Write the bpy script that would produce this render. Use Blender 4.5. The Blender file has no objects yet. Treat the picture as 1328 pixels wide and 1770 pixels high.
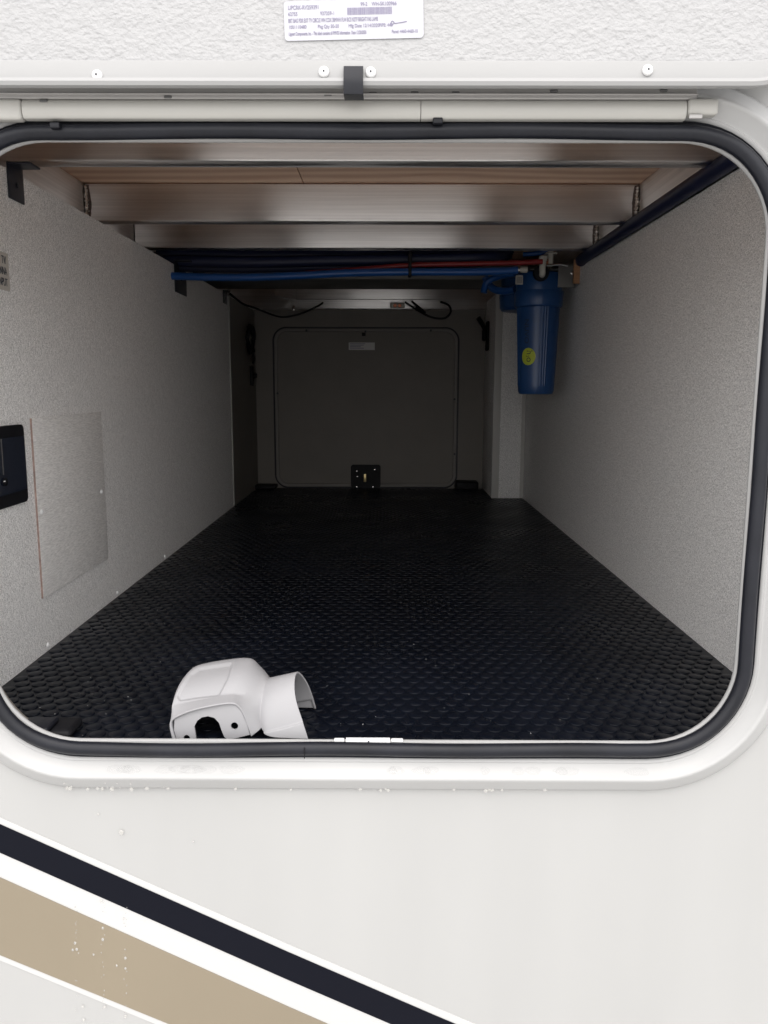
import bpy, bmesh, math, random
from mathutils import Vector, Matrix, Euler
R = math.radians
random.seed(7)
C = bpy.context.scene.collection
sc = bpy.context.scene

# ------------------------------------------------------------------ camera, world, sun, exposure
F, PITCH, YAW, ROLL, D = 1380.0, math.atan(217/1380), R(0.25), R(0.15), 1.05
cam_d = bpy.data.cameras.new('camera'); cam = bpy.data.objects.new('camera', cam_d); C.objects.link(cam)
cam_d.sensor_fit = 'VERTICAL'; cam_d.sensor_height = 36; cam_d.sensor_width = 27
cam_d.lens = F/1770*36; cam_d.clip_end = 500; cam_d.clip_start = .01
CM = Matrix.Translation((0, -D, 0)) @ Matrix.Rotation(YAW, 4, 'Z') @ Matrix.Rotation(math.pi/2-PITCH, 4, 'X') @ Matrix.Rotation(ROLL, 4, 'Z')
cam.matrix_world = CM
sc.camera = cam

SUN_EL, SUN_AZ = 58, 0
w = bpy.data.worlds.new('World'); sc.world = w; w.use_nodes = True
nt = w.node_tree; nt.nodes.clear()
sky = nt.nodes.new('ShaderNodeTexSky'); sky.sky_type = 'NISHITA'; sky.sun_disc = False
sky.sun_elevation = R(SUN_EL); sky.sun_rotation = R(180+SUN_AZ); sky.air_density = 1; sky.dust_density = 6; sky.ozone_density = 1
hs = nt.nodes.new('ShaderNodeHueSaturation'); hs.inputs['Saturation'].default_value = .5
bg = nt.nodes.new('ShaderNodeBackground'); bg.inputs['Strength'].default_value = .05
wo = nt.nodes.new('ShaderNodeOutputWorld')
nt.links.new(sky.outputs[0], hs.inputs['Color']); nt.links.new(hs.outputs[0], bg.inputs[0]); nt.links.new(bg.outputs[0], wo.inputs[0])
sd = bpy.data.lights.new('sun', 'SUN'); sd.energy = 3.6; sd.angle = R(140); sd.color = (1, .985, .97)
so = bpy.data.objects.new('sun', sd); C.objects.link(so)
dirv = Vector((math.sin(R(SUN_AZ))*-math.cos(R(SUN_EL)), -math.cos(R(SUN_AZ))*math.cos(R(SUN_EL)), math.sin(R(SUN_EL))))
so.rotation_euler = dirv.to_track_quat('Z', 'Y').to_euler(); so.location = dirv*5
vs = sc.view_settings; vs.view_transform = 'Standard'; vs.look = 'None'; vs.gamma = 1; vs.exposure = .75
try: vs.use_curve_mapping = False
except Exception: pass

def at(px, py, ax, v):
    """point of the sight line through pixel (px,py) on the plane ax = v"""
    d = CM.to_3x3() @ Vector((px-664, -(py-885), -F))
    o = CM.translation; i = 'xyz'.index(ax)
    t = (v-o[i])/d[i]
    return o + d*t

# ------------------------------------------------------------------ materials
def mat(name, col, rough=.5, metal=0, spec=.5, bump=None, var=0, vscale=20, coat=0, rvar=0):
    """bump = list of (scale xyz or float, strength, distance, detail)"""
    m = bpy.data.materials.new(name); m.use_nodes = True; t = m.node_tree; N = t.nodes; L = t.links
    b = N['Principled BSDF']; b.inputs['Base Color'].default_value = (*col, 1); b.inputs['Roughness'].default_value = rough
    b.inputs['Metallic'].default_value = metal; b.inputs['Specular IOR Level'].default_value = spec
    b.inputs['Coat Weight'].default_value = coat
    tc = N.new('ShaderNodeTexCoord')
    def noise(scale, detail=3):
        mp = N.new('ShaderNodeMapping'); L.new(tc.outputs['Object'], mp.inputs[0])
        if not isinstance(scale, (tuple, list)): scale = (scale,)*3
        mp.inputs['Scale'].default_value = scale
        n = N.new('ShaderNodeTexNoise'); n.inputs['Scale'].default_value = 1; n.inputs['Detail'].default_value = detail
        L.new(mp.outputs[0], n.inputs['Vector']); return n.outputs[0]
    if var:
        n = noise(vscale); mr = N.new('ShaderNodeMapRange'); L.new(n, mr.inputs[0])
        mr.inputs[1].default_value = .3; mr.inputs[2].default_value = .7
        mr.inputs[3].default_value = 1-var; mr.inputs[4].default_value = 1+var
        mx = N.new('ShaderNodeMix'); mx.data_type = 'RGBA'; mx.blend_type = 'MULTIPLY'; mx.inputs[0].default_value = 1
        mx.inputs[6].default_value = (*col, 1); L.new(mr.outputs[0], mx.inputs[7]); L.new(mx.outputs[2], b.inputs['Base Color'])
    if rvar:
        n = noise(6, 5); mr = N.new('ShaderNodeMapRange'); L.new(n, mr.inputs[0])
        mr.inputs[1].default_value = .3; mr.inputs[2].default_value = .7
        mr.inputs[3].default_value = rough-rvar; mr.inputs[4].default_value = rough+rvar; L.new(mr.outputs[0], b.inputs['Roughness'])
    prev = None
    for (s, st, dist, det) in (bump or []):
        bp = N.new('ShaderNodeBump'); bp.inputs['Strength'].default_value = st; bp.inputs['Distance'].default_value = dist
        L.new(noise(s, det), bp.inputs['Height'])
        if prev: L.new(prev, bp.inputs['Normal'])
        prev = bp.outputs[0]
    if prev: L.new(prev, b.inputs['Normal'])
    return m

M = {}
M['paint'] = mat('gloss_white_gelcoat', (.405, .405, .40), .35, coat=.1, bump=[(3, .10, .01, 2)], var=.025, vscale=(7, 7, 1.2), rvar=.06)
M['decal_white'] = mat('white_vinyl', (.53, .53, .525), .35)
M['decal_navy'] = mat('navy_vinyl', (.0035, .0042, .009), .5, spec=.12, bump=[(5, .06, .01, 2)])
M['decal_beige'] = mat('beige_vinyl', (.235, .197, .142), .4, var=.03, vscale=4)
M['white_alu'] = mat('white_coated_aluminium', (.42, .42, .418), .35, coat=.0, var=.04, vscale=(3, 8, 8), rvar=.08)
M['white_alu2'] = mat('cream_hinge_vinyl', (.44, .432, .405), .42, var=.05, vscale=(3, 10, 10))
M['hinge_grey'] = mat('satin_hinge_leaf', (.40, .39, .38), .35, metal=.2, var=.05, vscale=(4, 20, 20))
M['pebble'] = mat('pebbled_fibreglass', (.405, .405, .41), .5, spec=.3, bump=[((150, 150, 190), .8, .003, 2.5), (60, .35, .006, 2)], var=.015, vscale=60)
M['trim_alu'] = mat('white_door_trim', (.36, .36, .36), .45, spec=.3, var=.03, vscale=(3, 8, 8))
M['rubber'] = mat('seal_rubber', (.011, .012, .017), .42, spec=.3, bump=[((8, 8, 8), .25, .01, 3), (220, .15, .001, 2)], var=.25, vscale=14, rvar=.1)
M['black'] = mat('black_plastic', (.008, .008, .010), .55, spec=.2, var=.2, vscale=30)
M['catch'] = mat('black_catch_plastic', (.004, .004, .005), .6, spec=.1)
M['blacksteel'] = mat('black_painted_steel', (.015, .016, .024), .45, bump=[(200, .15, .001, 2)])
M['mat'] = mat('coin_rubber_mat', (.0042, .0056, .0100), .31, spec=.17, bump=[(700, .22, .0005, 3)], var=.3, vscale=5, rvar=.08)
def wall_mat(name, k=1.0):
    m = mat(name, (.80*k, .79*k, .78*k), .62, spec=.3, bump=[((260, 260, 900), .55, .0012, 3), ((900, 900, 260), .4, .0008, 2)], var=.0)
    t = m.node_tree; N = t.nodes; L = t.links; b = N['Principled BSDF']
    tc = N.new('ShaderNodeTexCoord'); cols = []
    for s in ((220, 220, 1000), (1000, 1000, 200), (420, 420, 420)):
        mp = N.new('ShaderNodeMapping'); mp.inputs['Scale'].default_value = s; L.new(tc.outputs['Object'], mp.inputs[0])
        n = N.new('ShaderNodeTexNoise'); n.inputs['Scale'].default_value = 1; n.inputs['Detail'].default_value = 2
        L.new(mp.outputs[0], n.inputs['Vector']); cols.append(n.outputs[0])
    a = N.new('ShaderNodeMath'); a.operation = 'ADD'; L.new(cols[0], a.inputs[0]); L.new(cols[1], a.inputs[1])
    a2 = N.new('ShaderNodeMath'); a2.operation = 'ADD'; L.new(a.outputs[0], a2.inputs[0]); L.new(cols[2], a2.inputs[1])
    mr = N.new('ShaderNodeMapRange'); L.new(a2.outputs[0], mr.inputs[0]); mr.inputs[1].default_value = 1.2; mr.inputs[2].default_value = 1.8
    mr.inputs[3].default_value = .55; mr.inputs[4].default_value = 1.4
    mx = N.new('ShaderNodeMix'); mx.data_type = 'RGBA'; mx.blend_type = 'MULTIPLY'; mx.inputs[0].default_value = 1
    mx.inputs[6].default_value = (.80*k, .79*k, .78*k, 1); L.new(mr.outputs[0], mx.inputs[7]); L.new(mx.outputs[2], b.inputs['Base Color'])
    return m
M['wall'] = wall_mat('linen_wall_board')
M['panelboard'] = mat('grained_access_board', (.76, .745, .73), .6, spec=.3, bump=[((60, 60, 700), .8, .0015, 3)], var=.22, vscale=(90, 90, 900))
M['wallb'] = mat('shade_toned_board', (.175, .158, .140), .55, var=.05, vscale=8)  # base colour kept low, painting in the shade of the deep end
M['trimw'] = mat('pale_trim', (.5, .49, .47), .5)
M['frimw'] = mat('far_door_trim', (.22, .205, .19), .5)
M['boardedge'] = mat('lauan_board_edge', (.34, .24, .21), .7, var=.3, vscale=(4, 4, 90))
def metal(name, col, rough):
    m = mat(name, col, rough, metal=1, bump=[((1.5, 1.5, 520), .10, .0025, 2)], var=.10, vscale=(2, 2, 160))
    N = m.node_tree.nodes; b = N['Principled BSDF']; b.inputs['Anisotropic'].default_value = 1.0
    tv = N.new('ShaderNodeCombineXYZ'); tv.inputs[2].default_value = 1; m.node_tree.links.new(tv.outputs[0], b.inputs['Tangent']); b.inputs['Metallic'].default_value = 1
    return m
M['alu'] = metal('mill_aluminium', (.83, .81, .80), .32)
M['aluw'] = mat('weld_aluminium', (.70, .66, .62), .3, metal=1, bump=[(260, .8, .003, 3)])
M['alus'] = mat('scorched_aluminium', (.16, .13, .12), .5, metal=.6, bump=[(60, .4, .002, 3)])
M['galv'] = mat('dull_deck_steel', (.15, .145, .14), .55, metal=.4, var=.15, vscale=9)
def wood():
    m = bpy.data.materials.new('plywood'); m.use_nodes = True; t = m.node_tree; N = t.nodes; L = t.links; b = N['Principled BSDF']
    tc = N.new('ShaderNodeTexCoord'); mp = N.new('ShaderNodeMapping'); mp.inputs['Scale'].default_value = (1.0, 4, 4)
    L.new(tc.outputs['Object'], mp.inputs[0]); wv = N.new('ShaderNodeTexWave'); wv.bands_direction = 'Y'
    wv.inputs['Scale'].default_value = 1.4; wv.inputs['Distortion'].default_value = 9; wv.inputs['Detail'].default_value = 3; wv.inputs['Detail Scale'].default_value = .6
    L.new(mp.outputs[0], wv.inputs[0]); cr = N.new('ShaderNodeValToRGB')
    cr.color_ramp.elements[0].color = (.66, .41, .28, 1); cr.color_ramp.elements[1].color = (.85, .61, .45, 1)
    L.new(wv.outputs[0], cr.inputs[0]); L.new(cr.outputs[0], b.inputs['Base Color']); b.inputs['Roughness'].default_value = .6
    return m
M['ply'] = wood()
M['woodblock'] = mat('pine_block', (.42, .22, .11), .6, var=.2, vscale=(10, 10, 200))
M['blue'] = mat('blue_filter_plastic', (.012, .06, .19), .33, var=.06, vscale=10)
M['bluepipe'] = mat('blue_tubing', (.007, .065, .25), .35)
M['redpipe'] = mat('red_tubing', (.20, .010, .012), .4)
M['hose'] = mat('black_blue_hose', (.006, .010, .040), .5)
M['fitting'] = mat('white_fitting', (.62, .60, .54), .4)
M['copper'] = mat('copper_ring', (.5, .2, .12), .35, metal=1)
M['green'] = mat('lime_sticker', (.48, .56, .04), .5)
M['ink'] = mat('dark_ink', (.02, .03, .05), .6)
M['inkg'] = mat('violet_grey_ink', (.24, .22, .33), .7)
M['label'] = mat('white_label_paper', (.50, .50, .54), .45)
M['labelb'] = mat('buff_label', (.50, .47, .43), .6)
M['labeld'] = mat('far_label_paper', (.62, .62, .60), .6)
M['cover'] = mat('pale_grey_moulded_plastic', (.345, .342, .354), .4, spec=.35, bump=[(500, .06, .0005, 2)])
M['chrome'] = mat('screw_metal', (.75, .75, .75), .2, metal=1)
M['screww'] = mat('white_screw_cap', (.80, .80, .80), .35)
M['ink_dark'] = mat('screw_socket', (.05, .05, .06), .5)
M['hscrew'] = mat('grey_screw', (.10, .10, .10), .5)
M['glassdark'] = mat('dark_display', (.012, .016, .028), .08, coat=.6, bump=[(12, .15, .004, 2)])
M['brass'] = mat('brass_key', (.5, .4, .2), .35, metal=1)
M['dust'] = mat('pale_specks', (.6, .6, .6), .7)
M['ground'] = mat('bounce_ground', (.48, .475, .465), .85, var=.15, vscale=3, bump=[(40, .3, .005, 4)])  # pale tone chosen to throw light back up
wm = bpy.data.materials.new('water_film'); wm.use_nodes = True
_t = wm.node_tree; _t.nodes.clear(); _o = _t.nodes.new('ShaderNodeOutputMaterial'); _m = _t.nodes.new('ShaderNodeMixShader')
_a = _t.nodes.new('ShaderNodeBsdfTransparent'); _g = _t.nodes.new('ShaderNodeBsdfGlossy'); _f = _t.nodes.new('ShaderNodeFresnel')
_g.inputs['Roughness'].default_value = .04; _f.inputs['IOR'].default_value = 1.33; _a.inputs[0].default_value = (1, 1, 1, 1)
_t.links.new(_f.outputs[0], _m.inputs[0]); _t.links.new(_a.outputs[0], _m.inputs[1]); _t.links.new(_g.outputs[0], _m.inputs[2]); _t.links.new(_m.outputs[0], _o.inputs[0])
M['water'] = wm
M['bead'] = mat('water_bead', (.62, .61, .58), .06, spec=.6); M['bead'].node_tree.nodes['Principled BSDF'].inputs['Alpha'].default_value = .38  # whitish body colour stands in for the bright highlights on the drops
M['film'] = mat('water_sheet', (.50, .50, .50), .04, spec=.6, bump=[(60, .2, .002, 2)]); M['film'].node_tree.nodes['Principled BSDF'].inputs['Alpha'].default_value = .07

# ------------------------------------------------------------------ mesh helpers
class MB:
    def __init__(s): s.v = []; s.f = []
    def add(s, v, f):
        n = len(s.v); s.v += [tuple(p) for p in v]; s.f += [tuple(i+n for i in q) for q in f]; return s
    def box(s, a, b, bev=0):
        x0, y0, z0 = a; x1, y1, z1 = b
        if x0 > x1: x0, x1 = x1, x0
        if y0 > y1: y0, y1 = y1, y0
        if z0 > z1: z0, z1 = z1, z0
        if not bev:
            v = [(x, y, z) for x in (x0, x1) for y in (y0, y1) for z in (z0, z1)]
            return s.add(v, [(0, 1, 3, 2), (4, 6, 7, 5), (0, 4, 5, 1), (2, 3, 7, 6), (0, 2, 6, 4), (1, 5, 7, 3)])
        bm = bmesh.new(); bmesh.ops.create_cube(bm, size=1)
        for q in bm.verts: q.co = Vector(((x0+x1)/2+q.co.x*(x1-x0), (y0+y1)/2+q.co.y*(y1-y0), (z0+z1)/2+q.co.z*(z1-z0)))
        bmesh.ops.bevel(bm, geom=bm.edges[:], offset=bev, segments=3, affect='EDGES', profile=.5)
        return s.bm(bm)
    def bm(s, bm, mtx=None):
        bm.verts.index_update()
        vs_ = [(mtx @ q.co) if mtx else q.co.copy() for q in bm.verts]
        fs = [tuple(q.index for q in f.verts) for f in bm.faces]; bm.free(); return s.add(vs_, fs)
    def tube(s, pts, r, n=12, smooth=6, cap=True):
        pts = [Vector(p) for p in pts]
        if smooth and len(pts) > 2: pts = catmull(pts, smooth)
        rs = r if isinstance(r, list) else [r]*len(pts)
        if len(rs) != len(pts): rs = [rs[min(len(rs)-1, int(i*len(rs)/len(pts)))] for i in range(len(pts))]
        base = len(s.v); up = Vector((0, 0, 1)); vv = []; prev = None
        for i, p in enumerate(pts):
            t = (pts[min(i+1, len(pts)-1)]-pts[max(i-1, 0)]).normalized()
            a = prev if prev is not None else (up if abs(t.z) < .9 else Vector((0, 1, 0)))
            a = (a - t*a.dot(t)).normalized(); prev = a; c = t.cross(a)
            for k in range(n):
                th = 2*math.pi*k/n; vv.append(p + (a*math.cos(th)+c*math.sin(th))*rs[i])
        ff = [(i*n+k, i*n+(k+1) % n, (i+1)*n+(k+1) % n, (i+1)*n+k) for i in range(len(pts)-1) for k in range(n)]
        if cap: ff += [tuple(range(n))[::-1], tuple((len(pts)-1)*n+k for k in range(n))]
        return s.add(vv, ff)
    def lathe(s, prof, c, axis='z', n=32, mod=None):
        """prof = list of (r, h); closed with caps"""
        vv = []
        for (r, h) in prof:
            for k in range(n):
                th = 2*math.pi*k/n; rr = r*(mod(th, h) if mod else 1)
                a, b_ = rr*math.cos(th), rr*math.sin(th)
                p = {'z': (a, b_, h), 'y': (a, h, b_), 'x': (h, a, b_)}[axis]
                vv.append((c[0]+p[0], c[1]+p[1], c[2]+p[2]))
        ff = [(i*n+k, i*n+(k+1) % n, (i+1)*n+(k+1) % n, (i+1)*n+k) for i in range(len(prof)-1) for k in range(n)]
        ff += [tuple(range(n))[::-1], tuple((len(prof)-1)*n+k for k in range(n))]
        return s.add(vv, ff)
    def poly(s, pts, off):
        """flat polygon pts extruded by vector off"""
        n = len(pts); off = Vector(off); vv = [Vector(p) for p in pts] + [Vector(p)+off for p in pts]
        return s.add(vv, [tuple(range(n)), tuple(range(2*n-1, n-1, -1))] + [(i, i+n, (i+1) % n+n, (i+1) % n) for i in range(n)])
    def build(s, name, m, parent=None, smooth=True, ang=35):
        me = bpy.data.meshes.new(name); me.from_pydata(s.v, [], s.f)
        bm = bmesh.new(); bm.from_mesh(me); bmesh.ops.recalc_face_normals(bm, faces=bm.faces[:])
        for f in bm.faces: f.smooth = smooth
        if smooth:
            for e in bm.edges:
                if len(e.link_faces) == 2 and e.calc_face_angle(0) > R(ang): e.smooth = False
        bm.to_mesh(me); bm.free(); me.materials.append(m)
        o = bpy.data.objects.new(name, me); C.objects.link(o)
        if parent:
            o.parent = parent
            bpy.context.view_layer.update()
            o.matrix_parent_inverse = parent.matrix_world.inverted()
        return o

def catmull(P, k):
    out = []
    for i in range(len(P)-1):
        p0, p1, p2, p3 = P[max(i-1, 0)], P[i], P[i+1], P[min(i+2, len(P)-1)]
        for j in range(k):
            t = j/k; out.append(.5*((2*p1)+(p2-p0)*t+(2*p0-5*p1+4*p2-p3)*t*t+(3*p1-3*p2+p3-p0)*t**3))
    out.append(P[-1]); return out

def tag(o, label=None, cat=None, group=None, kind=None):
    if label: o['label'] = label
    if cat: o['category'] = cat
    if group: o['group'] = group
    if kind: o['kind'] = kind
    return o
def thing(name, loc, label, cat, group=None):
    o = bpy.data.objects.new(name, None); C.objects.link(o); o.location = loc; o.empty_display_size = .05
    bpy.context.view_layer.update()
    return tag(o, label, cat, group)
def text(name, s, size, mtx, m, parent, ext=.00015, align='LEFT', sx=1.0):
    cu = bpy.data.curves.new(name, 'FONT'); cu.body = s; cu.size = size; cu.extrude = ext; cu.align_x = align; cu.align_y = 'CENTER'
    t = bpy.data.objects.new(name, cu); C.objects.link(t); bpy.context.view_layer.update()
    me = bpy.data.meshes.new_from_object(t.evaluated_get(bpy.context.evaluated_depsgraph_get())); bpy.data.objects.remove(t)
    me.transform(mtx @ Matrix.Diagonal((sx, 1, 1, 1))); me.materials.clear(); me.materials.append(m)
    o = bpy.data.objects.new(name, me); C.objects.link(o)
    if parent:
        o.parent = parent; bpy.context.view_layer.update(); o.matrix_parent_inverse = parent.matrix_world.inverted()
    return o

def rr(d, cx, a, z0, z1, r, n=14):
    """rounded rectangle grown outward by d, as (x,z) list"""
    x0, x1, lo, hi, r = cx-a-d, cx+a+d, z0-d, z1+d, max(r+d, .001); out = []
    for (ax, az, s) in ((x1-r, lo+r, -90), (x1-r, hi-r, 0), (x0+r, hi-r, 90), (x0+r, lo+r, 180)):
        for k in range(n+1):
            t = R(s+90*k/n); out.append((ax+r*math.cos(t), az+r*math.sin(t)))
    # add points on the straights so that gentle waviness can live there
    res = []
    for i, p in enumerate(out):
        q = out[(i+1) % len(out)]; res.append(p); L = math.dist(p, q)
        if L > .25*(2*a):
            for j in range(1, 24): res.append((p[0]+(q[0]-p[0])*j/24, p[1]+(q[1]-p[1])*j/24))
    return res
def ring(mb, prof, box, closed=False, wob=0):
    loops = [rr(d, *box) for d, y in prof]; n = len(loops[0]); vv = []
    for (d, y), lp in zip(prof, loops):
        for i, (x, z) in enumerate(lp):
            k = wob*(math.sin(i*.55+1)+.6*math.sin(i*.23)) ; vv.append((x+k*.6, y+k*.4, z+k))
    m = len(prof); ff = []
    for j in range(m if closed else m-1):
        for i in range(n): ff.append((j*n+i, j*n+(i+1) % n, ((j+1) % m)*n+(i+1) % n, ((j+1) % m)*n+i))
    return mb.add(vv, ff)

# ------------------------------------------------------------------ measures
H = .505; FZ = -H
XL, XR = -.6545, .621
ZL, ZR = .367, .383
ZB, ZT = .41, .503
YB = at(630, 843, 'z', FZ).y
OP = (-.0325, .5095, -.4878, .300, .115)      # hatch opening: cx, half width, bottom, top, corner radius

# ------------------------------------------------------------------ setting
g = MB().add([(-60, -60, -1.25), (60, -60, -1.25), (60, 60, -1.25), (-60, 60, -1.25)], [(0, 1, 2, 3)]).build('ground', M['ground'], smooth=False)  # ground out of view, added for the light it bounces into the compartment
tag(g, kind='structure')

# exterior wall with the hatch hole
wt = thing('camper_side_wall', (0, 0, -1.1), 'glossy white outer wall of the camper with navy and beige diagonal stripes below the hatch', 'camper wall')
mb = MB(); ring(mb, [(.058, 0), (.3, 0), (1.5, 0)], OP); mb.build('wall_skin', M['paint'], wt)
def stripe(name, top, bot, m, y):
    f0 = lambda L, x: L[0]+(L[1]-L[0])*x/600
    xs = [-500, -250, 0, 250, 500, 750, 1000, 1250]
    pt = [at(x, f0(top, x)-max(0, x-600)*.02, 'y', y) for x in xs]; pb = [at(x, f0(bot, x)-max(0, x-600)*.02, 'y', y) for x in xs]
    return MB().poly(pt+pb[::-1], (0, .0008, 0)).build(name, m, wt, smooth=False)
stripe('stripe_backing', (1413, 1677), (1660, 1906), M['decal_white'], -.0010)['label'] = 'bright white border band of the stripes'
stripe('stripe', (1425, 1691), (1474, 1739), M['decal_navy'], -.0022)['label'] = 'navy blue diagonal stripe'
stripe('stripe', (1517, 1786), (1651, 1896), M['decal_beige'], -.0022)['label'] = 'wide beige diagonal stripe'

# inner lining of the front wall (round the opening, seen only from inside)
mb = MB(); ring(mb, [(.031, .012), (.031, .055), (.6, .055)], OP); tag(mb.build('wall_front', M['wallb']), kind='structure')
# compartment shell
tag(MB().box((-.95, .052, FZ-.05), (.95, YB+.1, FZ-.004)).build('floor', M['black'], smooth=False), kind='structure')
tag(MB().box((XL-.13, .056, FZ-.003), (XL, YB, ZL)).build('wall_left', M['wall'], smooth=False), kind='structure')
tag(MB().box((XR, .056, FZ-.003), (XR+.12, YB, ZR)).build('wall_right', M['wall'], smooth=False), kind='structure')
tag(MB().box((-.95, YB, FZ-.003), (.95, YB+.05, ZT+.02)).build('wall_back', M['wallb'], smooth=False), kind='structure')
yseam = 516
xs = at(518, 300, 'z', ZT).x
mb = MB().box((-.95, .02, ZT), (xs-.0012, YB, ZT+.018)).box((xs+.0012, .02, ZT), (.95, YB, ZT+.018)).box((-.95, .02, ZT+.0185), (.95, YB, ZT+.03))
tag(mb.build('ceiling', M['ply'], smooth=False), kind='structure')

# side rails of the frame
XRL, XRR = -.763, .626
for (x0, x1, n_, lab) in ((XRL-.04, XRL, ZL+.001, 'brushed aluminium side rail above the left wall'), (XRR, XRR+.05, ZR+.001, 'brushed aluminium side rail above the right wall')):
    tag(MB().box((x0, .056, n_), (x1, YB-.002, ZT-.002), .003).build('side_rail', M['alu']), lab, 'frame rail', 'side rails of the aluminium frame')

# cross beams
def beam(py_bottom, lab, welds=(), x0=XRL+.001, x1=XRR-.001, zb=ZB, zt=ZT-.002, dep=.045, weldr=True):
    y = at(660, py_bottom, 'z', zb).y
    t = thing('cross_beam', ((x0+x1)/2, y, zb), lab, 'beam', 'aluminium cross beams under the plywood')
    MB().box((x0, y, zb), (x1, y+dep, zt), .0035).build('tube', M['alu'], t)
    for (wx, s) in welds:
        h = zt-zb; pts = []; rs = []
        for i in range(26):
            k = i/25; pts.append((wx+random.uniform(-.0012, .0012)-s*.005, y-.003, zb+h*(.06+.86*k)))
            rs.append((.0050+.0016*math.sin(k*60)+random.uniform(-.0006, .0006))*(.6+.4*math.sin(math.pi*min(1, .15+k))))
        MB().tube(pts, rs, 10, 0).build('weld', M['aluw'], t)
        sc_ = MB(); v = []
        for i in range(13):
            k = i/12; v.append((wx-s*(.011+.004*math.sin(k*3.1)+random.uniform(0, .002)), y-.0006, zb+.004+(h-.008)*k))
        for i in range(12, -1, -1): v.append((wx-s*.0002, y-.0006, zb+.004+(h-.008)*i/12))
        sc_.poly(v, (0, .0005, 0)).build('heat_mark', M['alus'], t, smooth=False)
    return t
beam(279, 'aluminium cross beam nearest the opening, partly hidden by the rubber seal', [(XRR, 1)])
beam(383, 'aluminium cross beam second from the opening, below the plywood strip', [(XRR, 1), (XRL, -1)])
beam(429, 'aluminium cross beam third from the opening, just above the blue and red tubing', [(XRR, 1)])
beam(518, 'aluminium cross beam beyond the dull deck plate', [], x0=-.49, x1=.44)
y5 = YB-.05
z5 = at(660, 534, 'y', y5).z
t5 = thing('cross_beam', (0, y5, z5), 'last aluminium cross beam tight against the far wall above the far door', 'beam', 'aluminium cross beams under the plywood')
MB().box((XRL+.001, y5, z5), (XRR-.001, YB-.001, ZT-.002), .0035).build('tube', M['alu'], t5)
# corner gusset on the fourth beam
y4 = at(660, 518, 'z', ZB).y
tag(MB().poly([(-.44, y4-.002, ZB+.002), (-.50, y4-.002, ZB+.002), (-.52, y4-.16, ZB+.002), (-.55, y4-.16, ZB+.002)][:3], (0, 0, .05)).build('gusset', M['alu'], smooth=False),
    'small triangular aluminium gusset at the left end of the beam past the deck plate', 'gusset')
# dull deck plate hanging under the beams
a0 = at(660, 483, 'z', ZB-.003).y; a1 = at(660, 500, 'z', ZB-.003).y
mb = MB().box((XRL+.01, a0, ZB-.003), (XRR-.004, a1, ZB+.05), .003)
tag(mb.build('deck_plate', M['galv']), 'dull dark grey deck plate spanning behind the blue pipe', 'plate')

# ------------------------------------------------------------------ coin mat
ymat0, ymat1 = .012, YB-.03
P, RD = .0285, .0121
v = []; f = []
def coin(cx, cy):
    n = 18; b0 = len(v)
    for (r, z) in ((RD, 0), (RD*.995, .0010), (RD*.965, .0016), (RD*.90, .0019)):
        for k in range(n):
            t = 2*math.pi*k/n; v.append((cx+r*math.cos(t), cy+r*math.sin(t), FZ+z))
    for j in range(3):
        for k in range(n): f.append((b0+j*n+k, b0+j*n+(k+1) % n, b0+(j+1)*n+(k+1) % n, b0+(j+1)*n+k))
    f.append(tuple(b0+3*n+k for k in range(n)))
row = 0; y = ymat0+.016
while y < ymat1-.014:
    x = XL+.017+(P/2 if row % 2 else 0)
    while x < XR-.014: coin(x, y); x += P
    y += P*.866; row += 1
mm = MB(); mm.v = v; mm.f = f; mm.box((XL+.001, ymat0, FZ-.003), (XR-.001, ymat1, FZ))
o = mm.build('rubber_mat', M['mat'])
tag(o, 'black rubber floor mat with raised coin pattern filling the compartment', 'floor mat')
# pale specks of debris
v = MB()
for i in range(95):
    yy = .03+abs(random.gauss(0, .5)); xx = random.uniform(-.6, .58); s = random.uniform(.0003, .0008)
    if yy > 1.9: continue
    v.add([(xx-s, yy-s, FZ+.0021), (xx+s, yy-s*.6, FZ+.0021), (xx+s*.5, yy+s*1.3, FZ+.0022), (xx, yy, FZ+.0021+s)], [(0, 1, 3), (1, 2, 3), (2, 0, 3), (0, 2, 1)])
tag(v.build('dust', M['dust'], smooth=False), 'pale specks of dust scattered on the black mat', 'dust', kind='stuff')

# ------------------------------------------------------------------ hatch frame, seal, hinge
hf = thing('hatch_frame', (OP[0], 0, OP[2]-.06), 'white aluminium frame with black rubber seal round the open storage hatch', 'hatch frame')
prof = [(.03, .012), (.002, .005), (-.0008, .0025), (-.001, -.001), (.0005, -.004), (.0035, -.004), (.0045, -.001), (.024, -.001), (.0255, -.004), (.029, -.005), (.0305, -.0035), (.033, -.004),
        (.0445, -.0165), (.0465, -.019), (.049, -.0195), (.052, -.0175), (.0655, -.010), (.0685, -.0075), (.0695, -.0035), (.0697, .001)]
mb = MB(); ring(mb, prof, OP); mb.build('flange', M['white_alu'], hf, ang=50)
sp = []
for k in range(14):
    t = R(180+360*k/14); sp.append((.0098+.0098*math.cos(t)*(1.0 if math.sin(t) > -.3 else .92), -.0085+.0085*math.sin(t)))
mb = MB(); ring(mb, sp, OP, closed=True, wob=.0011); sl = mb.build('rubber_seal', M['rubber'], hf, ang=60)
# thin outer lip of the seal
mb = MB(); ring(mb, [(.0185, -.0025), (.0215, -.0030), (.0236, -.0048), (.0226, -.0024), (.0185, -.0012)], OP, closed=True, wob=.0006); mb.build('seal_lip', M['rubber'], hf, ang=60)
# joint in the seal at the bottom
xj = at(526, 1295, 'y', -.02).x
MB().box((xj-.0006, -.0178, OP[2]-.0185), (xj+.0006, -.0160, OP[2]-.003)).build('seal_joint', M['black'], hf)

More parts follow.
